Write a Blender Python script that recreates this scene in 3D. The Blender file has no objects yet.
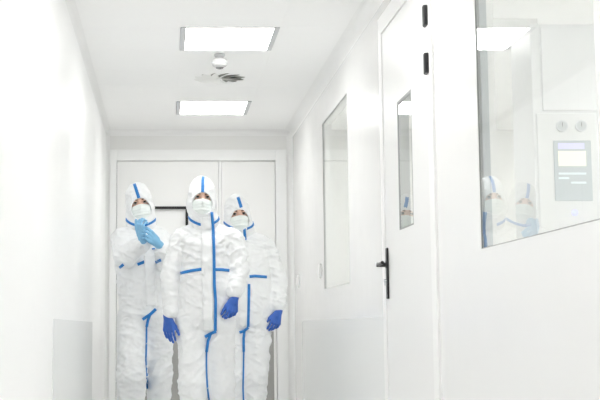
import bpy, bmesh, math, random
import numpy as np
from mathutils import Vector, Matrix
from mathutils.bvhtree import BVHTree

random.seed(4)
S = bpy.context.scene
C = S.collection
# ------------------------------------------------------------------ camera numbers
F = 1330.0
PITCH = math.atan(F / 11000.0)
cp, sp = math.cos(PITCH), math.sin(PITCH)
PPX, PPY = 165.0, 328 - F * math.tan(PITCH)
CAMZ = 0.83
CAM = Vector((0, 0, CAMZ))

def at(px, py, Y):
    """point of the place seen at a photo position, at distance Y down the corridor"""
    t = (PPY - py) / F
    Z = (t * Y * cp + Y * sp) / (cp - t * sp)
    return Vector(((px - PPX) * (Y * cp + Z * sp) / F, Y, Z + CAMZ))

def ray(px, py):
    return (at(px, py, 5.0) - CAM).normalized()

# ------------------------------------------------------------------ materials
def mat(name, col, rough=0.5, metal=0.0, spec=0.5, emit=None, es=0.0, bump=None, coat=0.0, sss=0.0):
    m = bpy.data.materials.new(name); m.use_nodes = True
    nt = m.node_tree; b = nt.nodes['Principled BSDF']
    b.inputs['Base Color'].default_value = (*col, 1)
    b.inputs['Roughness'].default_value = rough
    b.inputs['Metallic'].default_value = metal
    b.inputs['Specular IOR Level'].default_value = spec
    if coat: b.inputs['Coat Weight'].default_value = coat
    if emit:
        b.inputs['Emission Color'].default_value = (*emit, 1)
        b.inputs['Emission Strength'].default_value = es
    tc = nt.nodes.new('ShaderNodeTexCoord')
    nz = nt.nodes.new('ShaderNodeTexNoise')
    nz.inputs['Scale'].default_value = bump[0] if bump else 6.0
    nz.inputs['Detail'].default_value = 4
    nt.links.new(tc.outputs['Object'], nz.inputs['Vector'])
    if bump:
        bp = nt.nodes.new('ShaderNodeBump')
        bp.inputs['Strength'].default_value = bump[1]
        bp.inputs['Distance'].default_value = bump[2]
        nt.links.new(nz.outputs['Fac'], bp.inputs['Height'])
        nt.links.new(bp.outputs['Normal'], b.inputs['Normal'])
    else:                                   # slight unevenness of the surface finish
        mr = nt.nodes.new('ShaderNodeMapRange')
        mr.inputs['To Min'].default_value = max(0, rough - .02)
        mr.inputs['To Max'].default_value = min(1, rough + .02)
        nt.links.new(nz.outputs['Fac'], mr.inputs['Value'])
        nt.links.new(mr.outputs['Result'], b.inputs['Roughness'])
    return m

M = {}
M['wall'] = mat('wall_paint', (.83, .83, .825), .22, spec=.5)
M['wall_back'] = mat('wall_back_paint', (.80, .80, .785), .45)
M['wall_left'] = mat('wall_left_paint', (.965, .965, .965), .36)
M['ceil'] = mat('ceiling_paint', (.93, .93, .925), .55)
M['floor'] = mat('floor_vinyl', (.90, .90, .895), .4)
M['trim'] = mat('trim_white', (.87, .87, .865), .4)
M['door'] = mat('door_white', (.81, .81, .805), .38)
M['door_back'] = mat('door_back_white', (.85, .85, .84), .5)
M['frame_back'] = mat('door_frame_white', (.86, .865, .86), .45)
M['overlay'] = mat('overlay_grey', (.79, .80, .795), .42)
M['low_plate'] = mat('lower_plate_grey', (.36, .36, .345), .5)
M['alu'] = mat('brushed_aluminium', (.62, .64, .66), .35, metal=.8)
M['reveal'] = mat('reveal_grey', (.42, .45, .47), .4)
M['gasket'] = mat('dark_gasket', (.10, .105, .105), .5)
M['midgasket'] = mat('grey_gasket', (.30, .31, .31), .5)
M['black'] = mat('black_plastic', (.012, .012, .014), .35)
M['chrome'] = mat('chrome', (.75, .76, .78), .12, metal=1)
M['lightframe'] = mat('light_frame_grey', (.58, .59, .60), .4)
M['glow'] = mat('light_diffuser', (.9, .9, .9), .5, emit=(1, .995, .98), es=11.0)
M['plastic'] = mat('white_plastic', (.86, .86, .855), .35)
M['dome'] = mat('dome_grey_white', (.50, .505, .50), .4)
M['lens'] = mat('grey_lens', (.16, .16, .16), .2)
M['milk'] = mat('milky_pane', (.88, .885, .88), .4)
M['slot_patch'] = mat('slot_shade', (.30, .30, .28), .6)
M['vane'] = mat('vane_white', (.88, .88, .86), .5)
M['cab'] = mat('cabinet_white', (.78, .79, .80), .4)
M['cabpanel'] = mat('panel_white', (.74, .75, .75), .4)
M['screen'] = mat('screen_grey', (.50, .55, .57), .25)
M['display'] = mat('display_yellow', (.6, .59, .48), .3, emit=(1, .96, .78), es=.55)
M['status'] = mat('status_strip', (.5, .5, .7), .3, emit=(.62, .62, 1), es=.35)
M['menu'] = mat('menu_rows', (.55, .6, .62), .3, emit=(.7, .8, .85), es=.35)
M['led'] = mat('blue_led', (.5, .5, 1), .3, emit=(.12, .14, 1.0), es=2.2)
M['gauge'] = mat('gauge_face', (.52, .55, .56), .25)
M['suit'] = mat('white_coverall', (.815, .825, .832), .60, spec=.35, bump=(120, .25, .002))
M['flap'] = mat('white_flap', (.825, .835, .842), .6, spec=.35, bump=(120, .2, .002))
M['tape'] = mat('blue_tape', (.018, .20, .56), .42)
M['mask'] = mat('mask_pale_green', (.80, .845, .825), .75, spec=.2)
M['glove_light'] = mat('glove_light_blue', (.20, .44, .66), .42)
M['glove_dark'] = mat('glove_blue', (.03, .115, .46), .42)
M['skin'] = mat('skin', (.66, .43, .33), .5)
M['brow'] = mat('brow_brown', (.09, .05, .03), .8)
M['eyewhite_shaded'] = mat('eye_white_shaded', (.42, .40, .39), .2)  # sclera darkened, shade of the sockets put into the colour
M['iris'] = mat('iris_dark', (.035, .025, .02), .15)

def glass_mat(name, ior, tint=(.97, .975, .97)):
    m = bpy.data.materials.new(name); m.use_nodes = True
    nt = m.node_tree; nt.nodes.clear()
    out = nt.nodes.new('ShaderNodeOutputMaterial')
    mix = nt.nodes.new('ShaderNodeMixShader')
    tr = nt.nodes.new('ShaderNodeBsdfTransparent'); tr.inputs[0].default_value = (*tint, 1)
    gl = nt.nodes.new('ShaderNodeBsdfGlossy'); gl.inputs['Roughness'].default_value = 0.0
    gl.inputs['Color'].default_value = (.97, .99, .98, 1)
    fr = nt.nodes.new('ShaderNodeFresnel'); fr.inputs['IOR'].default_value = ior
    geo = nt.nodes.new('ShaderNodeNewGeometry')
    inv = nt.nodes.new('ShaderNodeMath'); inv.operation = 'SUBTRACT'; inv.inputs[0].default_value = 1
    mul = nt.nodes.new('ShaderNodeMath'); mul.operation = 'MULTIPLY'
    nt.links.new(geo.outputs['Backfacing'], inv.inputs[1])
    nt.links.new(inv.outputs[0], mul.inputs[0]); nt.links.new(fr.outputs[0], mul.inputs[1])
    nt.links.new(mul.outputs[0], mix.inputs[0])
    nt.links.new(tr.outputs[0], mix.inputs[1]); nt.links.new(gl.outputs[0], mix.inputs[2])
    nt.links.new(mix.outputs[0], out.inputs['Surface'])
    return m
M['glass'] = glass_mat('double_glazing', 2.0)

for key in ('suit', 'flap'):                # crumpled fabric on top of the fine weave
    nt = M[key].node_tree; b = nt.nodes['Principled BSDF']
    fine = [n for n in nt.nodes if n.type == 'BUMP'][0]
    tc = [n for n in nt.nodes if n.type == 'TEX_COORD'][0]
    nz = nt.nodes.new('ShaderNodeTexNoise'); nz.noise_type = 'RIDGED_MULTIFRACTAL'
    nz.inputs['Scale'].default_value = 15; nz.inputs['Detail'].default_value = 3; nz.inputs['Distortion'].default_value = .6
    bp = nt.nodes.new('ShaderNodeBump'); bp.inputs['Strength'].default_value = .9; bp.inputs['Distance'].default_value = .012
    nt.links.new(tc.outputs['Object'], nz.inputs['Vector']); nt.links.new(nz.outputs['Fac'], bp.inputs['Height'])
    nt.links.new(bp.outputs['Normal'], fine.inputs['Normal'])

# ------------------------------------------------------------------ mesh helpers
def link(name, me, mats, parent=None):
    o = bpy.data.objects.new(name, me); C.objects.link(o)
    for m in (mats if isinstance(mats, (list, tuple)) else [mats]):
        me.materials.append(m)
    if parent is not None:
        o.parent = parent
    return o

def empty(name, loc=(0, 0, 0)):
    o = bpy.data.objects.new(name, None); C.objects.link(o); o.location = loc
    o.empty_display_size = .1
    return o

def tag(o, label, cat, group=None):
    o['label'] = label; o['category'] = cat
    if group: o['group'] = group
    return o

def struct(o):
    o['kind'] = 'structure'; return o

def box_bm(bm, a, b, bevel=0.0):
    x0, y0, z0 = a; x1, y1, z1 = b
    t = bmesh.new()
    vs = [t.verts.new(v) for v in ((x0,y0,z0),(x1,y0,z0),(x1,y1,z0),(x0,y1,z0),(x0,y0,z1),(x1,y0,z1),(x1,y1,z1),(x0,y1,z1))]
    for f in ((0,3,2,1),(4,5,6,7),(0,1,5,4),(1,2,6,5),(2,3,7,6),(3,0,4,7)):
        t.faces.new([vs[i] for i in f])
    if bevel:
        bmesh.ops.bevel(t, geom=t.edges[:], offset=bevel, segments=2, affect='EDGES', profile=.5)
    me = bpy.data.meshes.new('t'); t.to_mesh(me); t.free()
    bm.from_mesh(me); bpy.data.meshes.remove(me)

def finish(bm, name, m, parent=None, smooth=False, off=(0, 0, 0)):
    if any(off):
        bmesh.ops.translate(bm, verts=bm.verts[:], vec=-Vector(off))
    me = bpy.data.meshes.new(name); bm.to_mesh(me); bm.free()
    if smooth:
        for p in me.polygons: p.use_smooth = True
    return link(name, me, m, parent)

def boxes(name, lst, m, parent=None, bevel=0.0, off=(0, 0, 0)):
    bm = bmesh.new()
    for a, b in lst: box_bm(bm, a, b, bevel)
    return finish(bm, name, m, parent, off=off)

def cyl(bm, p0, p1, r0, r1=None, n=24, caps=True):
    p0, p1 = Vector(p0), Vector(p1); r1 = r0 if r1 is None else r1
    d = (p1 - p0).normalized()
    u = d.orthogonal().normalized(); v = d.cross(u)
    A = [bm.verts.new(p0 + (u*math.cos(2*math.pi*i/n) + v*math.sin(2*math.pi*i/n))*r0) for i in range(n)]
    B = [bm.verts.new(p1 + (u*math.cos(2*math.pi*i/n) + v*math.sin(2*math.pi*i/n))*r1) for i in range(n)]
    for i in range(n):
        bm.faces.new((A[i], A[(i+1) % n], B[(i+1) % n], B[i]))
    if caps:
        bm.faces.new(A[::-1]); bm.faces.new(B)

def lathe(bm, c, prof, n=32):
    """profile of (r, z) revolved about a vertical axis at c"""
    rings = []
    for r, z in prof:
        if r < 1e-6:
            rings.append([bm.verts.new((c[0], c[1], c[2]+z))])
        else:
            rings.append([bm.verts.new((c[0]+r*math.cos(2*math.pi*i/n), c[1]+r*math.sin(2*math.pi*i/n), c[2]+z)) for i in range(n)])
    for a, b in zip(rings, rings[1:]):
        for i in range(n):
            j = (i+1) % n
            if len(a) == 1 and len(b) == 1: continue
            if len(a) == 1: bm.faces.new((a[0], b[i], b[j]))
            elif len(b) == 1: bm.faces.new((a[i], a[j], b[0]))
            else: bm.faces.new((a[i], a[j], b[j], b[i]))
    bmesh.ops.recalc_face_normals(bm, faces=bm.faces[:])

def holed_slab(name, axis, t0, t1, u0, u1, v0, v1, holes, m):
    """a wall of one mesh with rectangular openings; axis 'x' -> thickness x, u = y, v = z; 'y' -> u = x"""
    us = sorted({u0, u1, *[h[i] for h in holes for i in (0, 1) if u0 < h[i] < u1]})
    vs = sorted({v0, v1, *[h[i] for h in holes for i in (2, 3) if v0 < h[i] < v1]})
    def solid(i, j):
        if i < 0 or j < 0 or i >= len(us)-1 or j >= len(vs)-1: return False
        uc, vc = (us[i]+us[i+1])/2, (vs[j]+vs[j+1])/2
        return not any(h[0] < uc < h[1] and h[2] < vc < h[3] for h in holes)
    P = (lambda t, u, v: (t, u, v)) if axis == 'x' else (lambda t, u, v: (u, t, v))
    bm = bmesh.new()
    def quad(*q): bm.faces.new([bm.verts.new(p) for p in q])
    for i in range(len(us)-1):
        for j in range(len(vs)-1):
            if not solid(i, j): continue
            a, b, c, d = us[i], us[i+1], vs[j], vs[j+1]
            for t in (t0, t1):
                quad(P(t,a,c), P(t,b,c), P(t,b,d), P(t,a,d))
            if not solid(i-1, j): quad(P(t0,a,c), P(t1,a,c), P(t1,a,d), P(t0,a,d))
            if not solid(i+1, j): quad(P(t0,b,c), P(t1,b,c), P(t1,b,d), P(t0,b,d))
            if not solid(i, j-1): quad(P(t0,a,c), P(t1,a,c), P(t1,b,c), P(t0,b,c))
            if not solid(i, j+1): quad(P(t0,a,d), P(t1,a,d), P(t1,b,d), P(t0,b,d))
    bmesh.ops.remove_doubles(bm, verts=bm.verts[:], dist=1e-5)
    bmesh.ops.recalc_face_normals(bm, faces=bm.faces[:])
    return finish(bm, name, m)

# ------------------------------------------------------------------ the corridor
XL, XR = -0.545, 1.173
Y0, Y1 = -3.0, 12.15
H = 2.645
WT = 0.07
BIG = (3.565, 4.935, 1.12, 2.34)
MID = (8.47, 9.82, 1.112, 2.34)
DOOR = (5.75, 7.075, 0.0, 2.455)
XS = 4.3            # far wall of the room behind the windows

struct(boxes('floor', [((XL-.1, Y0-.1, -.1), (XR+WT*.5, Y1+.1, 0))], M['floor']))
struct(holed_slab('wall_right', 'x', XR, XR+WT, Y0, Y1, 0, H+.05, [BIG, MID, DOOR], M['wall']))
# wall panels of the left side, with fine joints between them
pan = []
ys = [Y0, -1.6, -.4, .8, 2.0, 3.2, 4.4, 5.6, 6.8, 8.0, 9.2, 10.14, 11.3, Y1]
for a, b in zip(ys, ys[1:]):
    pan.append(((XL-.08, a+.0012, 0), (XL, b-.0012, H+.05)))
pan.append(((XL-.12, Y0, 0), (XL-.08, Y1, H+.05)))
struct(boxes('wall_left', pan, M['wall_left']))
struct(boxes('wall_front', [((XL-.1, Y0-.1, 0), (XR+WT, Y0, H+.05))], M['wall']))
BD = (-.507, 1.117, 0, 2.458)      # opening of the back door with its frame
struct(holed_slab('wall_back', 'y', Y1, Y1+.1, XL-.1, XR+WT, 0, H+.05, [BD], M['wall_back']))

# ceiling tiles in a grid with grooves
PIT = .6625; YR = 7.925
colx = [XL, .094, .701, XR+.02]
LIGHT_ROWS = (4, 0, -4, -8, -12)
DIFF_ROWS = (2, -2)
bm = bmesh.new()
g = .0009
for ci in range(3):
    for k in range(-17, 8):
        a, b = max(Y0, YR+k*PIT), min(Y1, YR+(k+1)*PIT)
        if b - a < .02: continue
        if not (ci == 1 and (k in LIGHT_ROWS or k in DIFF_ROWS)):
            box_bm(bm, (colx[ci], a, H+.0015), (colx[ci+1], b, H+.05))
        if ci == 1 and (k in LIGHT_ROWS or k in DIFF_ROWS): continue
        box_bm(bm, (colx[ci]+g, a+g, H), (colx[ci+1]-g, b-g, H+.05))
box_bm(bm, (XL-.1, Y0-.1, H+.06), (XR+WT, Y1+.1, H+.12))
struct(finish(bm, 'ceiling', M['ceil']))

# coved trims along the ceiling and in the back corners
def cove(name, p0, p1, ux, uz, r):
    p0, p1, ux, uz = map(Vector, (p0, p1, ux, uz))
    bm = bmesh.new(); rows = []
    N = 8
    for p in (p0, p1):
        arc = [p + ux*r*(1-math.sin(a)) + uz*r*(1-math.cos(a)) for a in [i*math.pi/2/N for i in range(N+1)]]
        rows.append([bm.verts.new(q) for q in arc] + [bm.verts.new(p)])
    n = N+2
    for i in range(n):
        bm.faces.new((rows[0][i], rows[0][(i+1) % n], rows[1][(i+1) % n], rows[1][i]))
    bm.faces.new(rows[0][::-1]); bm.faces.new(rows[1])
    bmesh.ops.recalc_face_normals(bm, faces=bm.faces[:])
    o = finish(bm, name, M['trim'])
    for pl in o.data.polygons: pl.use_smooth = False
    return struct(o)
CR = .055
cove('trim_1', (XL, Y0, H), (XL, Y1, H), (1, 0, 0), (0, 0, -1), CR*.8)
cove('trim_2', (XR, Y0, H), (XR, Y1, H), (-1, 0, 0), (0, 0, -1), CR*1.3)
cove('trim_3', (XL, Y1, H), (XR, Y1, H), (0, -1, 0), (0, 0, -1), CR)
cove('trim_4', (XL, Y1, 0), (XL, Y1, H), (1, 0, 0), (0, -1, 0), .036)
cove('trim_5', (XR, Y1, 0), (XR, Y1, H), (-1, 0, 0), (0, -1, 0), .052)

# thin flat grey sheets over the lower side walls
tag(boxes('wall_overlay', [((XL, 6.5, .02), (XL+.004, 9.99, .875))], M['overlay'], bevel=.001),
    'flat grey sheet along the lower left corridor wall', 'wall guard')
tag(boxes('wall_overlay', [((XR-.004, 7.17, .02), (XR, 11.38, .89))], M['overlay'], bevel=.001),
    'flat grey sheet low on the right wall, below the far window', 'wall guard')

# ------------------------------------------------------------------ the room behind the windows
struct(boxes('floor_side_room', [((XR+WT*.5, 1.9, -.1), (XS+.1, Y1+.1, 0))], M['floor']))
struct(boxes('ceiling_side_room', [((XR+WT, 1.9, H), (XS+.1, Y1+.1, H+.1))], M['ceil']))
struct(boxes('wall_side_room_far', [((XS, 1.9, 0), (XS+.1, Y1+.1, H))], M['wall_back']))
struct(boxes('wall_side_room_back', [((XR+WT, Y1, 0), (XS, Y1+.1, H))], M['wall_back']))
struct(boxes('wall_side_room_front', [((XR+WT, 1.9, 0), (XS, 2.0, H))], M['wall_back']))

def window(name, w, gx, fcol, reveal):
    y0, y1, z0, z1 = w
    root = struct(empty(name, (XR, (y0+y1)/2, z0)))
    off = root.location
    t = .004
    fr = [((gx-.002, y0, z0), (XR+.016, y0+t, z1)), ((gx-.002, y1-t, z0), (XR+.016, y1, z1)),
          ((gx-.002, y0+t, z0), (XR+.016, y1-t, z0+t)), ((gx-.002, y0+t, z1-t), (XR+.016, y1-t, z1))]
    boxes('window_frame', fr, fcol, root, off=off)
    boxes('window_pane', [((gx, y0+t, z0+t), (gx+.006, y1-t, z1-t))], M['glass'], root, off=off)
    if reveal:
        boxes('window_reveal', [((gx+.012, y1-t-.006, z0+t), (XR+.042, y1-t, z1-t)),
                                ((gx+.012, y0+t, z0+t), (XR+.042, y0+t+.006, z1-t))], M['reveal'], root, off=off)
    return root
window('window_1', BIG, XR+.004, M['midgasket'], True)
window('window_2', MID, XR+.004, M['midgasket'], False)

# ------------------------------------------------------------------ right-hand door
d1 = struct(empty('door_1', (XR, 6.41, 0)))
o1 = d1.location
ly0, ly1, lz1 = 5.815, 7.02, 2.398
boxes('door_frame', [((XR-.012, ly1+.004, 0), (XR+WT, DOOR[1]+.045, DOOR[3]+.045)),
                     ((XR-.012, DOOR[0]-.042, 0), (XR+WT, ly0-.004, DOOR[3]+.045)),
                     ((XR-.012, ly0-.004, lz1+.005), (XR+WT, ly1+.004, DOOR[3]+.045))], M['trim'], d1, .002, o1)
wy0, wy1, wz0, wz1 = 6.226, 6.60, 1.312, 1.955
lo = holed_slab('door_leaf', 'x', XR-.006, XR+.05, ly0, ly1, .008, lz1, [(wy0, wy1, wz0, wz1)], M['door'])
lo.data.transform(Matrix.Translation(-o1)); lo.parent = d1
t = .007
boxes('window_gasket', [((XR-.007, wy0, wz0), (XR+.05, wy0+t*.6, wz1)), ((XR-.007, wy1-t*.5, wz0), (XR+.05, wy1, wz1)),
                        ((XR-.007, wy0+t*.6, wz0), (XR+.05, wy1-t*.5, wz0+t)), ((XR-.007, wy0+t*.6, wz1-t*2), (XR+.05, wy1-t*.5, wz1))],
      M['midgasket'], d1, off=o1)
boxes('window_pane', [((XR-.003, wy0+t*.6, wz0+t), (XR+.003, wy1-t*.5, wz1-t*2))], M['glass'], d1, off=o1)
for z in (2.205, 1.99, .30):
    bm = bmesh.new()
    for dy, r in ((-.011, .0125), (.012, .011)):
        cyl(bm, (XR-.018, ly0-.035+dy, z-.045), (XR-.018, ly0-.035+dy, z+.045), r, n=20)
    box_bm(bm, (XR-.016, ly0-.06, z-.04), (XR-.004, ly0+.025, z+.04), .002)
    finish(bm, 'hinge', M['black'], d1, off=o1)
bm = bmesh.new()
box_bm(bm, (XR-.017, 6.945, .98), (XR-.006, 6.985, 1.247), .004)
finish(bm, 'handle_plate', M['black'], d1, off=o1)
lv = bmesh.new()
cyl(lv, (XR-.015, 6.965, 1.158), (XR-.067, 6.965, 1.158), .0115)
cyl(lv, (XR-.058, 6.975, 1.158), (XR-.058, 6.83, 1.163), .0105, .0085)
cyl(lv, (XR-.02, 6.965, 1.158), (XR-.008, 6.965, 1.158), .019)
lever = finish(lv, 'lever', M['black'], d1, smooth=False, off=o1)
bm = bmesh.new(); cyl(bm, (XR-.067, 6.965, 1.163), (XR-.073, 6.965, 1.163), .0085)
finish(bm, 'lever_cap', M['chrome'], lever, off=o1)
bm = bmesh.new(); cyl(bm, (XR-.03, 6.965, 1.075), (XR-.012, 6.965, 1.075), .0085); box_bm(bm, (XR-.028, 6.961, 1.05), (XR-.012, 6.969, 1.075))
finish(bm, 'lock_cylinder', M['chrome'], d1, off=o1)

# small white buttons on the right wall
def button(px, py, label):
    k = (px - PPX) / F
    X = XR; dz = X / k; up = (PPY - py) / F * dz
    Yb = dz*cp - up*sp; Zb = dz*sp + up*cp + CAMZ
    r = empty('wall_switch', (XR, Yb, Zb)); tag(r, label, 'switch')
    boxes('switch_plate', [((-.012, -.045, -.055), (0, .045, .055))], M['plastic'], r, .004)
    boxes('rocker', [((-.018, -.03, -.03), (-.011, .03, .03))], M['plastic'], r, .003)
button(320.8, 271, 'small white switch on the right wall close beside the far window')
button(299, 281, 'small white switch on the right wall near the back corner, beside the rearmost walker')

# ------------------------------------------------------------------ back double door
d2 = struct(empty('door_2', (.305, Y1, 0))); o2 = d2.location
bx0, bx1, bzt = BD[0], BD[1], BD[3]
ix0, ix1, izt = -.445, 1.014, 2.357
boxes('door_frame', [((bx0, Y1-.03, 0), (ix0, Y1+.06, bzt)), ((ix1, Y1-.03, 0), (bx1, Y1+.06, bzt)),
                     ((ix0, Y1-.03, izt), (ix1, Y1+.06, bzt))], M['frame_back'], d2, .003, o2)
vw = (-.215, .212, 1.15, 1.935)
a = holed_slab('door_leaf', 'y', Y1-.012, Y1+.035, ix0+.005, .490, .006, izt-.005, [vw], M['door_back'])
a.data.transform(Matrix.Translation(-o2)); a.parent = d2
def low_plate(x0, x1, leaf):  # plain darker grey plate over the lower part of the leaf
    boxes('lower_plate', [((x0, Y1-.0155, .03), (x1, Y1-.012, .80))], M['low_plate'], leaf, .001, o2)
t = .024
low_plate(ix0+.03, .470, a)
boxes('window_frame', [((vw[0], Y1-.022, vw[2]), (vw[0]+t, Y1+.03, vw[3])), ((vw[1]-t, Y1-.022, vw[2]), (vw[1], Y1+.03, vw[3])),
                       ((vw[0]+t, Y1-.022, vw[2]), (vw[1]-t, Y1+.03, vw[2]+t)), ((vw[0]+t, Y1-.022, vw[3]-t), (vw[1]-t, Y1+.03, vw[3]))],
      M['black'], a, off=o2)
boxes('window_pane', [((vw[0]+t, Y1+.004, vw[2]+t), (vw[1]-t, Y1+.012, vw[3]-t))], M['milk'], a, off=o2)
b = boxes('door_leaf', [((.519, Y1-.012, .006), (ix1-.005, Y1+.035, izt-.005))], M['door_back'], d2, .002, o2)
low_plate(.54, ix1-.03, b)
boxes('center_mullion', [((.4925, Y1-.022, .006), (.5165, Y1+.04, izt-.002))], M['frame_back'], d2, .003, o2)
# ------------------------------------------------------------------ ceiling lights
def ceiling_light(x0, x1, y0, y1, label, group):
    r = empty('ceiling_light', ((x0+x1)/2, (y0+y1)/2, H)); tag(r, label, 'ceiling light', group)
    hx, hy = (x1-x0)/2, (y1-y0)/2
    boxes('housing', [((-hx, -hy, .006), (hx, hy, .05))], M['plastic'], r)
    s = .033
    for sgn in (-1, 1):
        xa, xb = sorted((sgn*hx, sgn*(hx-s)))
        boxes('end_strip', [((xa, -hy, -.006), (xb, hy, .006))], M['lightframe'], r, .002)
    boxes('edge_rail', [((-hx+s, -hy, -.004), (hx-s, -hy+.008, .006))], M['plastic'], r)
    boxes('edge_rail', [((-hx+s, hy-.008, -.004), (hx-s, hy, .006))], M['plastic'], r)
    boxes('light_diffuser', [((-hx+s, -hy+.008, -.002), (hx-s, hy-.008, .006))], M['glow'], r)
LL = {0: 'square white ceiling light panel in front of the swirl air vent', 4: 'square white ceiling light panel nearest the back door',
      -4: 'square ceiling light panel in the corridor, one bay towards the camera', -8: 'square ceiling light panel in the corridor, two bays towards the camera',
      -12: 'square ceiling light panel in the corridor above the camera'}
for k in LIGHT_ROWS:
    ceiling_light(.0965, .6985, YR+k*PIT+.003, YR+(k+1)*PIT-.003, LL[k], 'corridor ceiling lights')
for y, w in ((3.2, 'near end'), (5.6, 'second bay'), (8.0, 'third bay'), (10.6, 'far end')):
    for x, q_ in ((1.9, 'window side'), (3.3, 'far side')):
        ceiling_light(x-.3, x+.3, y-.3, y+.3, 'square ceiling light panel over the %s, %s, of the room behind the windows' % (w, q_), 'side room ceiling lights')
for o in [o for o in C.objects if o.name.startswith('ceiling_light') and o.type == 'EMPTY' and o.location.x > 1.3]:
    o.location.z = H - .05

# ------------------------------------------------------------------ swirl air vents
def air_vent(k, label):
    y0, y1 = YR+k*PIT+.0012, YR+(k+1)*PIT-.0012
    cx, cy = (colx[1]+colx[2])/2, (y0+y1)/2
    r = empty('air_vent', (cx, cy, H)); tag(r, label, 'air vent', 'ceiling air vents')
    hx, hy = .3025, (y1-y0)/2
    R = .205
    bm = bmesh.new(); box_bm(bm, (-hx, -hy, 0), (hx, hy, .02)); finish(bm, 'face_plate', M['ceil'], r)
    bm = bmesh.new(); lathe(bm, (0, 0, 0), [(0, -.012), (.018, -.012), (.024, -.008), (.024, .005), (0, .005)]); finish(bm, 'hub', M['plastic'], r)
    nb = 12
    for i in range(nb):
        a = 2*math.pi*i/nb + .1
        def leaf(u): return .012 + .058*math.sin(math.pi*min(1, u*.88+.1))**.9*(.45+.55*u)
        def pt(u, s_, z):
            rad = .028 + u*.16; ang = a + .22*u*u; tx = s_*leaf(u)
            return (rad*math.cos(ang)-tx*math.sin(ang), rad*math.sin(ang)+tx*math.cos(ang), z)
        # dark leaf-shaped slot painted as shade on the solid plate, under a white louvre hinged along one edge
        bm = bmesh.new(); rows = []
        for j in range(11):
            u = j/10
            rows.append([bm.verts.new(pt(u, -.5, -.0008)), bm.verts.new(pt(u, .45, -.0008)), bm.verts.new(pt(u, .45, .004)), bm.verts.new(pt(u, -.5, .004))])
        def skin_rows(rows):
            for p, q in zip(rows, rows[1:]):
                for e in range(4): bm.faces.new((p[e], p[(e+1) % 4], q[(e+1) % 4], q[e]))
            bm.faces.new(rows[0][::-1]); bm.faces.new(rows[-1])
            bmesh.ops.recalc_face_normals(bm, faces=bm.faces[:])
        skin_rows(rows); sl_ = finish(bm, 'slot_patch', M['slot_patch'], r)
        bm = bmesh.new(); rows = []
        for j in range(11):
            u = j/10; lift = -.004 - .017*math.sin(math.pi*min(1, u*.85+.12))
            rows.append([bm.verts.new(pt(u, -.45, lift)), bm.verts.new(pt(u, .5, -.001)), bm.verts.new(pt(u, .5, .0008)), bm.verts.new(pt(u, -.45, lift+.0018))])
        skin_rows(rows); finish(bm, 'vane', M['vane'], r)
air_vent(2, 'square swirl air vent between the two ceiling lights')
air_vent(-2, 'square swirl air vent one bay nearer the camera, above the corridor')

# dome detector on the ceiling
q = at(219.5, 52, 8.72)
r = empty('dome_detector', (q.x, 8.72, H)); tag(r, 'white dome detector hanging from the ceiling in front of the swirl vent', 'detector')
bm = bmesh.new(); lathe(bm, (0, 0, 0), [(0, 0), (.036, 0), (.036, -.012), (.03, -.022), (0, -.022)]); finish(bm, 'mounting_base', M['lightframe'], r, True)
bm = bmesh.new(); lathe(bm, (0, 0, 0), [(0, -.02), (.024, -.02), (.026, -.03), (.046, -.037), (.053, -.05), (.053, -.062), (0, -.062)]); finish(bm, 'body', M['dome'], r, True)
bm = bmesh.new(); lathe(bm, (0, 0, 0), [(.04, -.060), (.0555, -.060), (.0555, -.0655), (.04, -.0655)]); finish(bm, 'ring', M['lightframe'], r)
bm = bmesh.new(); lathe(bm, (0, 0, 0), [(0, -.0645), (.053, -.0645), (.051, -.074), (.043, -.084), (.029, -.092), (0, -.092)]); finish(bm, 'dome', M['dome'], r, True)
bm = bmesh.new(); lathe(bm, (0, 0, 0), [(0, -.090), (.028, -.090), (.024, -.098), (.012, -.102), (0, -.1025)]); finish(bm, 'lens', M['lens'], r, True)

# ------------------------------------------------------------------ machine cabinet behind the big window
YC = 6.9
def cb(x0, y0, x1, y1, dy0, dy1):
    a_, b_ = at(x0, y1, YC), at(x1, y0, YC)
    return ((a_.x, YC+dy0, a_.z), (b_.x, YC+dy1, b_.z))
ca = cb(540, 24, 596.5, 330, 0, .4)
cab = empty('control_cabinet', ((ca[0][0]+ca[1][0])/2, YC+.2, 0)); oc = cab.location
tag(cab, 'tall white control cabinet behind the big window with screen and two round gauges', 'cabinet')
boxes('cabinet_body', [((ca[0][0], YC, 0.0), (ca[1][0], YC+.4, ca[1][2]))], M['cab'], cab, .006, oc)
pnl = boxes('upper_door', [cb(542.5, 27, 594.5, 111, -.012, 0)], M['cab'], cab, .004, oc)
pn = boxes('control_panel', [cb(542.5, 113.5, 594.5, 318, -.012, 0)], M['cabpanel'], cab, .004, oc)
for gx in (561, 580):
    c0 = at(gx, 126.5, YC)
    bm = bmesh.new(); cyl(bm, (c0.x, YC-.024, c0.z), (c0.x, YC-.011, c0.z), .030, n=32); 
    go = finish(bm, 'gauge', M['alu'], cab, off=oc)
    bm = bmesh.new(); cyl(bm, (c0.x, YC-.026, c0.z), (c0.x, YC-.0235, c0.z), .024, n=32); finish(bm, 'gauge_face', M['gauge'], go, off=oc)
    boxes('gauge_needle', [((c0.x-.0015, YC-.0275, c0.z-.004), (c0.x+.0015, YC-.0258, c0.z+.018))], M['black'], go, off=oc)
scr = boxes('touch_screen', [cb(554.5, 141, 589.5, 201, -.02, -.011)], M['screen'], cab, .002, oc)
boxes('status_bar', [cb(557, 143.5, 583, 149.5, -.0215, -.0195)], M['status'], scr, off=oc)
boxes('display', [cb(557.5, 151.5, 584.5, 166.5, -.0215, -.0195)], M['display'], scr, off=oc)
for yy, x0_, x1_ in ((174, 557.5, 585), (178.5, 557.5, 568), (183, 570, 585)):
    boxes('menu_row', [cb(x0_, yy-1, x1_, yy+1, -.0215, -.0195)], M['menu'], scr, off=oc)
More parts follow.
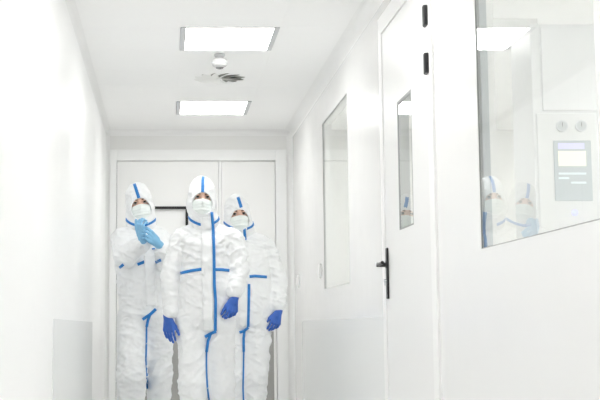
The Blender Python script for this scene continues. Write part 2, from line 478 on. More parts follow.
c0 = at(574, 213, YC); bm = bmesh.new(); cyl(bm, (c0.x, YC-.018, c0.z), (c0.x, YC-.011, c0.z), .012, n=24)
finish(bm, 'indicator_lamp', M['led'], cab, off=oc)

# ------------------------------------------------------------------ people: distance-field surfaces
def seg(a, b, r0, r1=None, k=.02, sy=1.0):
    return ('seg', Vector(a), Vector(b), r0, r0 if r1 is None else r1, k, sy)

def smin(a, b, k):
    h = np.maximum(k - np.abs(a-b), 0)/k
    return np.minimum(a, b) - h*h*k*.25

class Field:
    def __init__(s, lo, hi, h):
        s.h = h; s.lo = np.array(lo, float)
        n = np.ceil((np.array(hi)-s.lo)/h).astype(int)+1
        s.n = n
        s.f = np.full(n, .25, np.float32)
        s.ax = [s.lo[i]+h*np.arange(n[i]) for i in range(3)]
    def sub(s, lo, hi):
        sl = []
        for i in range(3):
            a_ = int(max(0, math.floor((lo[i]-s.lo[i])/s.h))); b_ = int(min(s.n[i], math.ceil((hi[i]-s.lo[i])/s.h)+1))
            sl.append(slice(a_, max(a_, b_)))
        P = np.stack(np.meshgrid(*[s.ax[i][sl[i]] for i in range(3)], indexing='ij'), -1)
        return tuple(sl), P
    def add_seg(s, p):
        _, a, b, r0, r1, k, sy = p
        m = max(r0, r1)*max(1, sy) + k + .03
        lo = [min(a[i], b[i])-m for i in range(3)]; hi = [max(a[i], b[i])+m for i in range(3)]
        sl, P = s.sub(lo, hi)
        if P.size == 0: return
        A = np.array(a); B = np.array(b); S_ = np.array((1, 1/sy, 1))
        ba = (B-A)*S_; pa = (P-A)*S_
        L = max(float(ba@ba), 1e-9)
        t = np.clip((pa@ba)/L, 0, 1)
        d = np.linalg.norm(pa - t[..., None]*ba, axis=-1) - (r0+(r1-r0)*t)
        s.f[sl] = smin(s.f[sl], d, k)
    def local(s, R, c, m):
        """grid points near c in the head's own frame"""
        sl, P = s.sub([c[i]-m for i in range(3)], [c[i]+m for i in range(3)])
        Q = (P - np.array(c)) @ np.array(R)          # R^T (p-c)
        return sl, Q
    def mesh(s):
        f = s.f; ins = f < 0
        n = np.array(f.shape)-1
        cnt = np.zeros(n, np.int8)
        for i in (0, 1):
            for j in (0, 1):
                for k in (0, 1):
                    cnt += ins[i:n[0]+i, j:n[1]+j, k:n[2]+k]
        act = (cnt > 0) & (cnt < 8)
        idx = np.full(n, -1, np.int64)
        I = np.argwhere(act); idx[act] = np.arange(len(I))
        acc = np.zeros((len(I), 3)); num = np.zeros(len(I))
        cor = [(i, j, k) for i in (0, 1) for j in (0, 1) for k in (0, 1)]
        for a in range(8):
            for b in range(a+1, 8):
                ca_, cb_ = np.array(cor[a]), np.array(cor[b])
                if np.abs(ca_-cb_).sum() != 1: continue
                fa = f[tuple((I+ca_).T)]; fb = f[tuple((I+cb_).T)]
                mk = (fa < 0) != (fb < 0)
                t = np.zeros(len(I)); t[mk] = (fa[mk]/(fa[mk]-fb[mk]))
                acc[mk] += (ca_ + t[:, None]*(cb_-ca_))[mk]; num[mk] += 1
        V = (I + acc/num[:, None])*s.h + s.lo
        faces = []
        for ax in range(3):
            u, v = (ax+1) % 3, (ax+2) % 3
            sa = [slice(None)]*3; sb = [slice(None)]*3
            sa[ax] = slice(0, -1); sb[ax] = slice(1, None)
            A_, B_ = ins[tuple(sa)], ins[tuple(sb)]
            E = np.argwhere(A_ != B_)
            ok = (E[:, u] > 0) & (E[:, v] > 0) & (E[:, u] < n[u]) & (E[:, v] < n[v])
            E = E[ok]
            def ci(du, dv):
                q_ = E.copy(); q_[:, u] += du; q_[:, v] += dv
                return idx[tuple(q_.T)]
            Q = np.stack([ci(-1, -1), ci(0, -1), ci(0, 0), ci(-1, 0)], 1)
            fl = ~A_[tuple(E.T)]
            Q[fl] = Q[fl][:, ::-1]
            faces.append(Q)
        Fq = np.concatenate(faces)
        G = np.stack(np.gradient(f), -1)
        c_ = np.clip(np.round((V-s.lo)/s.h).astype(int), 0, np.array(f.shape)-1)
        N = G[tuple(c_.T)]; N = N/np.maximum(np.linalg.norm(N, axis=1, keepdims=True), 1e-9)
        return V, Fq, N

_rng = np.random.RandomState(11)
_perm = np.concatenate([_rng.permutation(256)]*3)
_grad = _rng.normal(size=(256, 3)); _grad /= np.linalg.norm(_grad, axis=1, keepdims=True)
def perlin(P):
    i = np.floor(P).astype(int); fpt = P - i; i &= 255
    w = fpt**3*(fpt*(fpt*6-15)+10)
    out = 0
    for dx in (0, 1):
        for dy in (0, 1):
            for dz in (0, 1):
                hsh = _perm[_perm[_perm[(i[:, 0]+dx) & 255]+((i[:, 1]+dy) & 255)]+((i[:, 2]+dz) & 255)] & 255
                g_ = _grad[hsh]
                d_ = (g_*(fpt-np.array((dx, dy, dz)))).sum(1)
                wt = (w[:, 0] if dx else 1-w[:, 0])*(w[:, 1] if dy else 1-w[:, 1])*(w[:, 2] if dz else 1-w[:, 2])
                out = out + d_*wt
    return out

def rotm(ax, deg):
    return np.array(Matrix.Rotation(math.radians(deg), 3, ax))

def wrinkle(V, seed, amp=1.0):
    """folds of loose fabric: soft bagging, long slanted creases and short crumples"""
    o = np.array((seed*3.7, seed*1.9, seed*5.3))
    W = V + .05*np.stack([perlin(V*4+o), perlin(V*4+o+9), perlin(V*4+o+17)], 1)
    d = .006*perlin(V*6.5+o)
    for ang, sc, am, st in ((28, 13, .0095, 4.0), (-33, 16, .0085, 4.0), (10, 26, .005, 3.2), (-48, 34, .0036, 3.0)):
        q_ = (W @ rotm('Y', ang)) * np.array((sc/st*1.2, sc/st*1.2, sc))
        n_ = perlin(q_+o*1.3+ang)
        rg = np.exp(-(n_/.11)**2)                       # thin raised ridges where the noise crosses zero
        mod = np.clip(.5+1.3*perlin(V*3.2+o+ang), 0, 1)
        d = d + 1.15*am*(rg-.3)*mod
    return d*amp

def to_mesh(name, V, Fq, m, parent=None, off=(0, 0, 0), smooth=True):
    me = bpy.data.meshes.new(name)
    Vo = V - np.array(off)
    me.vertices.add(len(Vo)); me.vertices.foreach_set('co', Vo.astype(np.float32).ravel())
    me.loops.add(len(Fq)*4); me.loops.foreach_set('vertex_index', Fq.astype(np.int32).ravel())
    me.polygons.add(len(Fq)); me.polygons.foreach_set('loop_start', np.arange(len(Fq), dtype=np.int32)*4)
    me.update(calc_edges=True); me.validate()
    if smooth:
        me.polygons.foreach_set('use_smooth', np.ones(len(me.polygons), bool))
    return link(name, me, m, parent)

def smooth_mesh(V, Fq, it=2, lam=.5):
    n = len(V)
    E = np.concatenate([Fq[:, [0, 1]], Fq[:, [1, 2]], Fq[:, [2, 3]], Fq[:, [3, 0]]])
    for _ in range(it):
        acc = np.zeros_like(V); num = np.zeros(n)
        for a_, b_ in ((0, 1), (1, 0)):
            np.add.at(acc, E[:, a_], V[E[:, b_]]); np.add.at(num, E[:, a_], 1)
        V = V + lam*(acc/np.maximum(num, 1)[:, None]-V)
    return V

def bounds(prims, m):
    lo = [min(min(p[1][i], p[2][i])-max(p[3], p[4]) for p in prims)-m for i in range(3)]
    hi = [max(max(p[1][i], p[2][i])+max(p[3], p[4]) for p in prims)+m for i in range(3)]
    return lo, hi

def ell(Q, c, r):
    c, r = np.array(c), np.array(r)
    k0 = np.linalg.norm((Q-c)/r, axis=-1); k1 = np.linalg.norm((Q-c)/(r*r), axis=-1)
    return k0*(k0-1)/np.maximum(k1, 1e-6)

def cap(Q, a, b, r0, r1):
    A, B = np.array(a), np.array(b); ba = B-A; pa = Q-A
    t = np.clip((pa@ba)/(ba@ba), 0, 1)
    return np.linalg.norm(pa-t[..., None]*ba, axis=-1)-(r0+(r1-r0)*t)

def hand(Wp, Fd, Bk, Td, curls, thumb=(.55, .75, -.25), spread=.12, scale=1.0):
    """glove of five fingers: wrist, finger direction, back of the hand, thumb side"""
    Wp = Vector(Wp); Fd = Vector(Fd).normalized()
    Bk = Vector(Bk); Bk = (Bk - Fd*Bk.dot(Fd)).normalized()
    T = Fd.cross(Bk)
    if T.dot(Vector(Td)) < 0: T = -T
    s = scale; P = []
    P.append(seg(Wp-Fd*.035*s, Wp-Fd*.005*s, .030*s, .028*s, .01))
    P.append(seg(Wp-Fd*.01*s, Wp+Fd*.03*s, .028*s, .027*s, .012))
    for off, kl, L, r, cu in ((.0345, .088, .074, .0096, curls[0]), (.0115, .093, .082, .0098, curls[1]), (-.0115, .088, .075, .0094, curls[2]), (-.034, .078, .06, .0086, curls[3])):
        K = Wp + Fd*kl*s + T*off*s + Bk*.004*s
        P.append(seg(Wp+Fd*.02*s+T*off*.55*s, K, .016*s, .0115*s, .008))
        d = (Fd + T*off*spread*20*.35).normalized(); p = K; ang = 0
        for fr, c in ((.44, cu[0]), (.31, cu[1]), (.25, cu[2])):
            ang += math.radians(c)
            dd = (d*math.cos(ang) - Bk*math.sin(ang)).normalized()
            q_ = p + dd*L*fr*s
            P.append(seg(p, q_, r*s, r*.93*s, .004)); r *= .93; p = q_
    th = (T*thumb[0] + Fd*thumb[1] + Bk*thumb[2]).normalized()
    p = Wp + Fd*.022*s + T*.024*s
    q_ = p + th*.05*s; P.append(seg(p, q_, .017*s, .0135*s, .012))
    th2 = (th*.7 + Fd*.5 - Bk*.15).normalized(); p = q_; q_ = p+th2*.034*s; P.append(seg(p, q_, .0125*s, .011*s, .004))
    th3 = (th2*.7 + Fd*.4 - Bk*.25).normalized(); P.append(seg(q_, q_+th3*.028*s, .011*s, .009*s, .004))
    return P

def build_prims(prims, h, m=.03):
    lo, hi = bounds(prims, m)
    fl = Field(lo, hi, h)
    for p in prims: fl.add_seg(p)
    return fl

def ribbon(name, path, hw, bvh, m, parent, off, top=.004, n=40, cross=2, maxjump=.05, bot=-.003):
    """strip of fabric or tape laid on the garment along a line seen from the front"""
    pts = [Vector((a, b, 0)) for a, b in path]
    L = [0]
    for a, b in zip(pts, pts[1:]): L.append(L[-1]+(b-a).length)
    rows = []
    for i in range(n+1):
        s_ = L[-1]*i/n
        j = max(k for k in range(len(L)-1) if L[k] <= s_+1e-9)
        u = (s_-L[j])/(L[j+1]-L[j])
        c = pts[j].lerp(pts[j+1], u)
        t = (pts[min(j+2, len(pts)-1)]-pts[j]).normalized() if u > .5 and j+2 < len(pts) else (pts[j+1]-pts[j]).normalized()
        nrm = Vector((-t.y, t.x, 0))
        row = []
        for e in range(cross+1):
            w = hw*(2*e/cross-1)
            q_ = c + nrm*w
            d = ray(q_.x, q_.y)
            hit = bvh.ray_cast(CAM + d*5, d, 20)
            row.append(None if hit[0] is None else (hit[0], d))
        rows.append(row)
    bm = bmesh.new(); prev = None
    def close(r_): bm.faces.new(r_)
    for row in rows:
        if any(x is None for x in row):
            if prev: break
            continue
        ymean = sum(x[0].y for x in row)/len(row)
        if max(abs(x[0].y-ymean) for x in row) > maxjump:
            if prev: break
            continue
        ring = [bm.verts.new(x[0]-x[1]*top) for x in row] + [bm.verts.new(x[0]-x[1]*bot) for x in reversed(row)]
        if prev and abs(prev[1]-ymean) >= maxjump: break
        if prev:
            k = len(ring)
            for e in range(k):
                bm.faces.new((prev[0][e], prev[0][(e+1) % k], ring[(e+1) % k], ring[e]))
        prev = (ring, ymean)
    bmesh.ops.delete(bm, geom=[v for v in bm.verts if not v.link_faces], context='VERTS')
    bmesh.ops.holes_fill(bm, edges=[e for e in bm.edges if e.is_boundary], sides=0)
    bmesh.ops.recalc_face_normals(bm, faces=bm.faces[:])
    return finish(bm, name, m, parent, True, off)

def collar(name, cen, zc, drop, bvh, m, parent, off, hw=.009, gap=None, top=.004):
    """tape ring round the neck, lower at the front"""
    bm = bmesh.new(); prev = None; first = None; n = 96
    for i in range(n+1):
        a = 2*math.pi*i/n
        d = Vector((math.cos(a), math.sin(a), 0))
        front = max(0, -d.y)
        z = zc - drop*front**1.5
        ring = []
        ok = True
        for sgn in (-1, 1):
            o_ = Vector((cen.x, cen.y, z+sgn*hw)) + d*.4
            hit = bvh.ray_cast(o_, -d, .5)
            if hit[0] is None: ok = False; break
            ring.append((hit[0], d))
        if not ok: prev = None; continue
        r_ = [bm.verts.new(ring[0][0]+d*top), bm.verts.new(ring[1][0]+d*top), bm.verts.new(ring[1][0]-d*.004), bm.verts.new(ring[0][0]-d*.004)]
        if prev:
            for e in range(4):
                bm.faces.new((prev[e], prev[(e+1) % 4], r_[(e+1) % 4], r_[e]))
        prev = r_
    bmesh.ops.recalc_face_normals(bm, faces=bm.faces[:])
    return finish(bm, name, m, parent, True, off)

def person(name, base, label, torso, limbs, feet, hands, eye, yaw, pitch, roll, neck, glove, tapes, flap, hoodstripe, collar_px, seed, gaze=(0, 0), group=None, wr=1.0, hs=1.0, rs=1.0):
    """torso/limbs: fabric prims in world space; eye: point between the eyes"""
    off = Vector(base)
    def fat(ps): return [(p[0], p[1], p[2], p[3]*rs, p[4]*rs, p[5], p[6]) for p in ps]
    torso, limbs, feet = fat(torso), fat(limbs), fat(feet)
    # ---- head frame: x to the photo's right, y away from the face, z up
    R = (Matrix.Rotation(math.radians(roll), 3, 'Y') @ Matrix.Rotation(math.radians(yaw), 3, 'Z') @ Matrix.Rotation(math.radians(pitch), 3, 'X'))
    hc = eye + R @ Vector((0, .088*hs, 0))
    Rn = np.array(R)
    def HW(v): return hc + R @ (Vector(v)*hs)
    # ---- body: one continuous skin surface with head, neck, trunk, arms and legs
    bp = [(p[0], p[1], p[2], p[3]*.66, p[4]*.66, p[5], p[6]) for p in torso+limbs]
    bp += [(p[0], p[1], p[2], p[3]*.62, p[4]*.62, .02, p[6]) for p in feet]
    bp.append(seg(neck, HW((0, .02, -.06)), .058, .052, .03))
    for hprims in hands:
        bp.append(seg(hprims[0][1], hprims[1][2], .02, .016, .01))
    lo, hi = bounds(bp, .05); hi[2] = max(hi[2], hc.z+.17*hs)
    fl = Field(lo, hi, .0065)
    for p in bp: fl.add_seg(p)
    sl, Q = fl.local(Rn, hc, .2*hs); Q = Q/hs
    d = ell(Q, (0, .005, .03), (.073, .094, .105))
    d = smin(d, ell(Q, (0, -.028, -.065), (.054, .062, .068)), .04)
    d = smin(d, cap(Q, (-.034, -.078, .017), (.034, -.078, .017), .011, .011), .02)
    d = smin(d, cap(Q, (0, -.088, .002), (0, -.108, -.042), .0085, .014), .016)
    for sx in (-1, 1):
        d = smin(d, ell(Q, (sx*.074, .01, -.01), (.012, .02, .03)), .008)             # ears
        e_ = ell(Q, (sx*.032, -.096, -.001), (.019, .018, .011))
        d = -smin(-d, e_, .012)                                                          # eye sockets
    fl.f[sl] = smin(fl.f[sl], d*hs, .025)
    V, Fq, N = fl.mesh(); V = smooth_mesh(V, Fq, 1)
    root = to_mesh(name, V, Fq, M['skin'], None, off); root.location = off
    tag(root, label, 'person', group)
    # ---- coverall
    fl = build_prims(torso+limbs+feet, .007, .045)
    V, Fq, N = fl.mesh(); V = smooth_mesh(V, Fq, 1)
    am = np.full(len(V), wr)
    V = V + N*wrinkle(V, seed, 1)[:, None]*am[:, None]
    V = smooth_mesh(V, Fq, 1, .35)
    V[:, 2] = np.maximum(V[:, 2], 0.0)
    cov = to_mesh('coverall', V, Fq, M['suit'], root, off)
    # ---- hood: hollow shell with an opening for the face, running down over the neck
    fl = Field([hc.x-.22, hc.y-.27, neck.z-.09], [hc.x+.22, hc.y+.24, hc.z+.2*hs], .0045)
    fl.f[:] = .25
    sl, Q = fl.local(Rn, hc, .34); Q = Q/hs
    d = ell(Q, (0, .016, .022), (.089, .115, .127))
    d = smin(d, ell(Q, (0, -.016, -.065), (.082, .092, .09)), .05)
    fl.f[sl] = smin(fl.f[sl], (d*hs).astype(np.float32), .01)
    fl.add_seg(seg(HW((0, .01, -.06)), neck+Vector((0, 0, -.005)), .080*hs, .088*hs, .05))
    fl.add_seg(seg(neck+Vector((-.02, 0, -.03)), neck+Vector((.02, 0, -.03)), .078, .078, .04))
    P = np.stack(np.meshgrid(*fl.ax, indexing='ij'), -1)
    outer = fl.f.copy()
    w_ = wrinkle(P.reshape(-1, 3)[:, :], seed+5, .62).reshape(outer.shape) if False else 0
    inner = outer + .011
    Qa = ((P-np.array(hc)) @ Rn)/hs
    op = np.sqrt((Qa[..., 0]/.064)**2 + ((Qa[..., 2]+.053)/np.where(Qa[..., 2] > -.053, .076, .063))**2) - 1
    op = np.maximum(op*.06, Qa[..., 1])            # only in front
    fl.f = np.maximum(np.maximum(outer, -inner), -op).astype(np.float32)
    fl.f[:, :, 0] = .05
    V, Fq, N = fl.mesh(); V = smooth_mesh(V, Fq, 2)
    V = V + N*(wrinkle(V, seed+5, .42))[:, None]
    hood = to_mesh('hood', V, Fq, M['suit'], root, off)
    # ---- eyes, lids, brows
    for sx in (-1, 1):
        bm = bmesh.new(); bmesh.ops.create_uvsphere(bm, u_segments=24, v_segments=16, radius=.0125*hs)
        gz = Matrix.Rotation(math.radians(90+gaze[1]), 3, 'X'); gy = Matrix.Rotation(math.radians(gaze[0]), 3, 'Z')
        for f_ in bm.faces:
            f_.smooth = True
            c_ = f_.calc_center_median()
            f_.material_index = 1 if c_.z > .0085*hs else 0
        bmesh.ops.transform(bm, matrix=(R @ gy @ gz).to_4x4(), verts=bm.verts[:])
        bmesh.ops.translate(bm, verts=bm.verts[:], vec=HW((sx*.032, -.079, -.001)))
        eo = finish(bm, 'eye', [M['eyewhite_shaded'], M['iris']], root, True, off)
        bm = bmesh.new(); bmesh.ops.create_uvsphere(bm, u_segments=24, v_segments=16, radius=.0135*hs)
        kill = [f_ for f_ in bm.faces if f_.calc_center_median().z < .0045*hs]
        bmesh.ops.delete(bm, geom=kill, context='FACES')
        for f_ in bm.faces: f_.smooth = True
        bmesh.ops.solidify(bm, geom=bm.faces[:], thickness=.0008)
        bmesh.ops.transform(bm, matrix=R.to_4x4(), verts=bm.verts[:])
        bmesh.ops.translate(bm, verts=bm.verts[:], vec=HW((sx*.032, -.0795, -.001)))
        finish(bm, 'eyelid', M['skin'], root, True, off)
        bm = bmesh.new()
        bpts = [(sx*.014, -.0925, .0125), (sx*.024, -.0915, .0165), (sx*.036, -.0855, .0175), (sx*.048, -.074, .013)]
        for a_, b_, r0, r1 in zip(bpts, bpts[1:], (.0035, .004, .0036), (.004, .0036, .002)):
            cyl(bm, HW(a_), HW(b_), r0*hs, r1*hs, 10)
        finish(bm, 'eyebrow', M['brow'], root, True, off)
    # ---- pleated face mask
    bm = bmesh.new(); nx, nz = 25, 33; G1 = []
    for layer in (0, 1):
        g_ = []
        for j in range(nz):
            v_ = j/(nz-1); z_ = -.024 - .094*v_
            row = []
            for i in range(nx):
                u = 2*i/(nx-1)-1
                hwid = .064 - .006*v_*v_
                x_ = u*hwid
                y_ = -.110 + 11.0*x_*x_ - .016*math.exp(-(x_/.016)**2)*math.exp(-((v_-.18)/.3)**2)
                y_ += .016*max(0, v_-.68)/.32 + .007*max(0, .12-v_)/.12
                pl = 0
                for pc in (.34, .53, .72):
                    tt = (v_-pc)/.1
                    if -1 < tt <= 0: pl -= .0045*(1+tt)
                y_ += pl*(1-u*u*.6)
                zz = z_ + .006*(1-u*u)*(1-v_) - .003*u*u*(1-v_)
                row.append(bm.verts.new(HW((x_, y_ + layer*.0022, zz))))
            g_.append(row)
        G1.append(g_)
    for j in range(nz-1):
        for i in range(nx-1):
            bm.faces.new((G1[0][j][i], G1[0][j+1][i], G1[0][j+1][i+1], G1[0][j][i+1]))
            bm.faces.new((G1[1][j][i], G1[1][j][i+1], G1[1][j+1][i+1], G1[1][j+1][i]))
    for j in range(nz-1):
        for i in (0, nx-1):
            bm.faces.new((G1[0][j][i], G1[0][j+1][i], G1[1][j+1][i], G1[1][j][i]))
    for i in range(nx-1):
        for j in (0, nz-1):
            bm.faces.new((G1[0][j][i], G1[0][j][i+1], G1[1][j][i+1], G1[1][j][i]))
    bmesh.ops.recalc_face_normals(bm, faces=bm.faces[:])
    finish(bm, 'face_mask', M['mask'], root, True, off)
    # ---- gloves
    for hprims in hands:
        fl = build_prims(hprims, .003, .02)
        V, Fq, N = fl.mesh(); V = smooth_mesh(V, Fq, 1)
        V = V + N*(.0012*perlin(V*45+seed))[:, None]
        to_mesh('glove', V, Fq, glove, root, off)
    # ---- storm flap and blue tapes
    def bvh_of(*obs):
        vs, fs = [], []
        for o in obs:
            b0 = len(vs)
            vs += [v.co + off for v in o.data.vertices]
            fs += [tuple(i+b0 for i in p.vertices) for p in o.data.polygons]
        return BVHTree.FromPolygons(vs, fs)
    both = bvh_of(cov, hood); hb = bvh_of(hood); cb_ = bvh_of(cov)
    cw, zc, drop = collar_px
    c1 = collar('collar_tape', cw, zc, drop, both, M['tape'], hood, off)
    ribbon('hood_tape', hoodstripe, 1.55, hb, M['tape'], hood, off, n=24, maxjump=.12)
    if flap:
        ribbon('storm_flap', flap[0], flap[1], both, M['flap'], cov, off, top=.008, n=60, cross=6, maxjump=.08)
    for path, hw, kind in tapes:
        ribbon('seam_tape', path, hw, both if kind == 'b' else cb_, M['tape'], cov, off, top=.0105 if kind in 'bf' else .0045, n=40, maxjump=.09)
    return root

# -------- the man in the middle
Yc = 8.6
def A(px, py, dy=0): return at(px, py, Yc+dy)
base = (A(206, 300).x, Yc, 0)
def ground(p, z=0): return Vector((p.x, p.y, z))
torso = [seg(A(195.5, 247), A(193, 318), .098, .106, .05, 1.15), seg(A(216, 247), A(218.5, 318), .098, .106, .05, 1.15),
         seg(A(206, 250), A(206, 315), .11, .115, .05, 1.1),
         seg(A(205, 229), A(183, 237), .062, .064, .05), seg(A(205, 229), A(230, 238), .062, .064, .05)]
limbs = [seg(A(180, 240), A(170, 275, -.02), .066, .062, .005), seg(A(170, 275, -.02), A(170.5, 311, -.035), .062, .05, .01),
         seg(A(234, 241), A(239, 270, -.03), .066, .064, .005), seg(A(239, 270, -.03), A(235.2, 291, -.10), .064, .053, .01),
         seg(A(193, 326), A(193, 384, -.06), .106, .092, .04), seg(A(193, 384, -.06), ground(A(194, 384, -.02), .12), .092, .075, .03),
         seg(A(219.5, 326), A(220, 384, .02), .104, .092, .04), seg(A(220, 384, .02), ground(A(220, 384, .10), .12), .092, .075, .03)]
feet = [seg(ground(A(194, 384, .02), .055), ground(A(194, 384, -.2), .045), .06, .05, .03), seg(ground(A(220, 384, .14), .055), ground(A(220, 384, -.07), .045), .06, .05, .03)]
hR = hand(A(167.8, 318, -.04), A(170.5, 343, -.07)-A(168, 318, -.045), (-.6, -1, 0), (1, 0, 0), [(6, 12, 8), (8, 14, 8), (12, 16, 10), (14, 18, 12)], spread=.03, thumb=(.45, .85, -.15), scale=.93)
hL = hand(A(234, 299, -.12), A(230.5, 319, -.15)-A(234.5, 297, -.11), (.6, -1, .2), (-1, 0, 0), [(26, 34, 20), (30, 40, 24), (34, 44, 26), (38, 46, 28)], spread=.03, thumb=(.42, .85, -.2), scale=.93)
person('person', base, 'person in white hooded coverall walking in the middle with both arms hanging down', torso, limbs, feet, [hR, hL],
       A(202.6, 196.3, -.10), 2, -3, 2, A(204.5, 221), M['glove_dark'],
       [([(211.6, 209), (212, 214), (213, 225), (214, 250), (214.4, 285), (215.6, 300), (215.4, 331)], 1.45, 'b'),
        ([(180.3, 273.2), (191, 270.7), (203, 269)], 1.5, 'c'), ([(212, 269.5), (222, 269.6), (229.5, 270.5)], 1.5, 'c'),
        ([(216, 331.5), (210, 334), (205, 337)], 1.5, 'b'), ([(210.5, 334.5), (208, 341), (206.6, 352)], 1.4, 'b'),
        ([(206.6, 352), (206.4, 364), (206.8, 376), (207.5, 388), (209, 400), (209, 430)], .9, 'c')],
       ([(206.5, 217), (206.3, 230), (207, 260), (207.5, 300), (208.5, 331)], 5.6),
       [(203.3, 175.6), (202.9, 180), (202.6, 193)], (A(204.5, 221), A(204, 217.4).z, .058), 1, (0, 0), None)

# -------- the man on the left with clasped gloved hands
Yl = 9.4
def B(px, py, dy=0): return at(px, py, Yl+dy)
base = (B(146, 300).x, Yl, 0)
torso = [seg(B(129.5, 248), B(135.5, 312), .105, .106, .05, 1.1), seg(B(153, 248), B(157, 312), .105, .108, .05, 1.1),
         seg(B(140, 250), B(146, 312), .11, .115, .05, 1.1),
         seg(B(139, 230), B(121, 238), .064, .064, .05), seg(B(139, 230), B(160, 238), .064, .064, .05)]
limbs = [seg(B(121.5, 240), B(124.5, 256, -.17), .066, .074, .03), seg(B(124.5, 256, -.17), B(144, 243, -.30), .074, .05, .03),
         seg(B(161, 241), B(168, 262, -.14), .066, .068, .03), seg(B(168, 262, -.14), B(162, 250, -.31), .066, .047, .03),
         seg(B(133, 322), B(132, 377, -.10), .106, .10, .04), seg(B(131.5, 377, -.10), ground(B(131, 377, -.03), .12), .100, .078, .03),
         seg(B(159.5, 322), B(159, 377, .03), .10, .084, .04), seg(B(159, 377, .03), ground(B(159, 377, .10), .12), .084, .074, .03)]
feet = [seg(ground(B(131, 377, 0), .055), ground(B(130, 377, -.22), .045), .06, .05, .03), seg(ground(B(160, 377, .14), .055), ground(B(160, 377, -.07), .045), .06, .05, .03)]
hR = hand(B(142.5, 238, -.33), Vector((-.20, -.1, 1)), (-.72, -.68, .1), (-.6, .75, 0), [(34, 40, 24), (36, 44, 26), (38, 46, 28), (40, 48, 30)], thumb=(.35, 1.0, -.1), spread=.01, scale=1.0)
hL = hand(B(157.5, 243.5, -.345), B(146.5, 234, -.39)-B(158.5, 245, -.34), (.25, -1, .2), (.4, 0, 1), [(28, 52, 30), (28, 54, 30), (28, 56, 32), (28, 56, 32)], thumb=(.3, .95, -.3), spread=.01, scale=.97)
person('person', base, 'person in white hooded coverall by the left wall, clasping light blue gloved hands', torso, limbs, feet, [hR, hL],
       B(140, 201.8, -.10), 4, -2, -9, B(140.5, 222.5), M['glove_light'],
       [([(153.4, 248), (155, 262), (156.4, 275), (157.6, 285), (157, 300), (156.4, 306)], 1.45, 'f'),
        ([(155.5, 262.5), (161, 260)], 1.5, 'f'), ([(137.5, 264.5), (145, 261.5)], 1.5, 'c'), ([(119.3, 268), (123.5, 264.5)], 1.4, 'c'),
        ([(156, 309), (150, 314.5), (142.5, 319.5)], 1.5, 'f'), ([(150, 314.5), (148, 320), (146.6, 327)], 1.4, 'f'),
        ([(146.6, 327), (146.4, 345), (146, 360), (147, 372), (147.2, 400), (147, 430)], .9, 'c')],
       ([(149, 250), (150.5, 280), (151.5, 306)], 5.4),
       [(133.7, 182.3), (135.4, 187), (139.4, 199.5)], (B(140.5, 222.5), B(140, 219).z, .055), 2, (4, -6), hs=1.06, rs=1.045)

# -------- the woman behind on the right
Yw = 9.9
def D(px, py, dy=0): return at(px, py, Yw+dy)
base = (D(250, 300).x, Yw, 0)
torso = [seg(D(238, 255), D(240, 318), .096, .104, .05, 1.1), seg(D(257, 255), D(259, 318), .09, .10, .05, 1.1),
         seg(D(247, 256), D(250, 316), .10, .108, .05, 1.15),
         seg(D(242, 236), D(224, 243), .056, .06, .05), seg(D(242, 236), D(263, 243), .056, .06, .05)]
limbs = [seg(D(222, 246), D(216, 285, .03), .062, .058, .012), seg(D(216, 285, .03), D(219, 314, -.05), .058, .045, .03),
         seg(D(266.5, 246), D(277.5, 281, .03), .064, .066, .012), seg(D(277.5, 281, .03), D(278, 305, -.04), .066, .058, .03),
         seg(D(240, 328), D(238, 378, -.02), .098, .086, .04), seg(D(238, 378, -.02), ground(D(238, 378, .05), .12), .086, .07, .03),
         seg(D(257.5, 328), D(255.5, 378, -.04), .098, .086, .04), seg(D(255.5, 378, -.04), ground(D(255, 378, .02), .12), .086, .07, .03)]
feet = [seg(ground(D(236, 378, .08), .05), ground(D(236, 378, -.12), .04), .055, .045, .03), seg(ground(D(256, 378, .05), .05), ground(D(256, 378, -.15), .04), .055, .045, .03)]
hL = hand(D(278, 313, -.06), D(273.5, 328, -.10)-D(278, 312, -.06), (.45, -1, .15), (-1, 0, 0), [(22, 26, 14), (26, 32, 18), (30, 36, 20), (34, 40, 22)], thumb=(.5, .75, -.2), scale=.96)
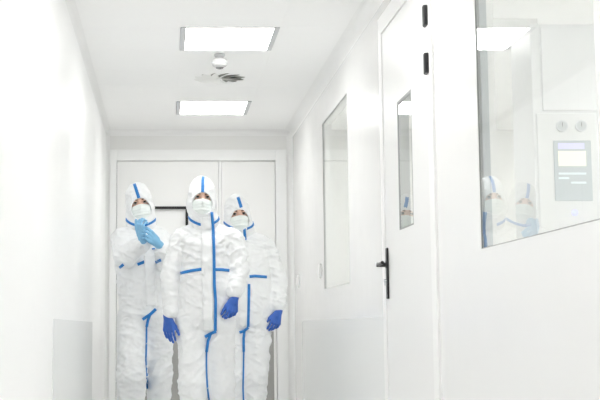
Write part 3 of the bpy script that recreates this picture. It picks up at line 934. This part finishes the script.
hR = hand(D(219, 315, -.06), D(220, 330, -.08)-D(219, 315, -.06), (-.4, -1, 0), (1, 0, 0), [(15, 20, 12)]*4, scale=.88)
person('person', base, 'person in white hooded coverall behind on the right, looking aside past the middle walker', torso, limbs, feet, [hL, hR],
       D(239.4, 213, -.10), 6, -2, -5, D(240.5, 228), M['glove_dark'],
       [([(244.3, 219), (244.2, 226), (244.6, 232), (245.4, 240)], 1.35, 'b'), ([(249, 284), (248.8, 300), (248.2, 327)], 1.35, 'b'),
        ([(249.5, 276.6), (255, 276), (267, 277)], 1.4, 'c'),
        ([(248.4, 327.5), (244, 331), (239.5, 332.5)], 1.35, 'b'), ([(244.5, 331), (243.6, 338), (243.8, 352)], 1.3, 'b'),
        ([(243.8, 352), (243.4, 372), (243, 388), (243.5, 400), (243.5, 430)], .8, 'c')],
       ([(240.8, 228), (242, 260), (243.6, 300), (243, 326)], 4.6),
       [(237.9, 197), (239, 200), (241.3, 207.5)], (D(240.5, 228), D(241, 222.5).z, .06), 3, (-14, 8), hs=1.07, rs=1.04)

# ------------------------------------------------------------------ camera and view
cd = bpy.data.cameras.new('camera'); cam = bpy.data.objects.new('camera', cd); C.objects.link(cam)
cd.sensor_fit = 'HORIZONTAL'; cd.sensor_width = 36.0
cd.lens = F/600*36
cd.shift_x = (300-PPX)/600; cd.shift_y = (PPY-200)/600
cd.clip_start = .05; cd.clip_end = 100
cam.location = CAM; cam.rotation_euler = (math.pi/2 + PITCH, 0, 0)
S.camera = cam

w = bpy.data.worlds.new('world'); S.world = w; w.use_nodes = True
w.node_tree.nodes['Background'].inputs[0].default_value = (.8, .82, .85, 1)
w.node_tree.nodes['Background'].inputs[1].default_value = .3

S.cycles.max_bounces = 20; S.cycles.diffuse_bounces = 16; S.cycles.glossy_bounces = 8; S.cycles.transparent_max_bounces = 16
vs = S.view_settings
vs.view_transform = 'Standard'; vs.look = 'None'; vs.gamma = 1; vs.use_curve_mapping = False
vs.exposure = 0.0
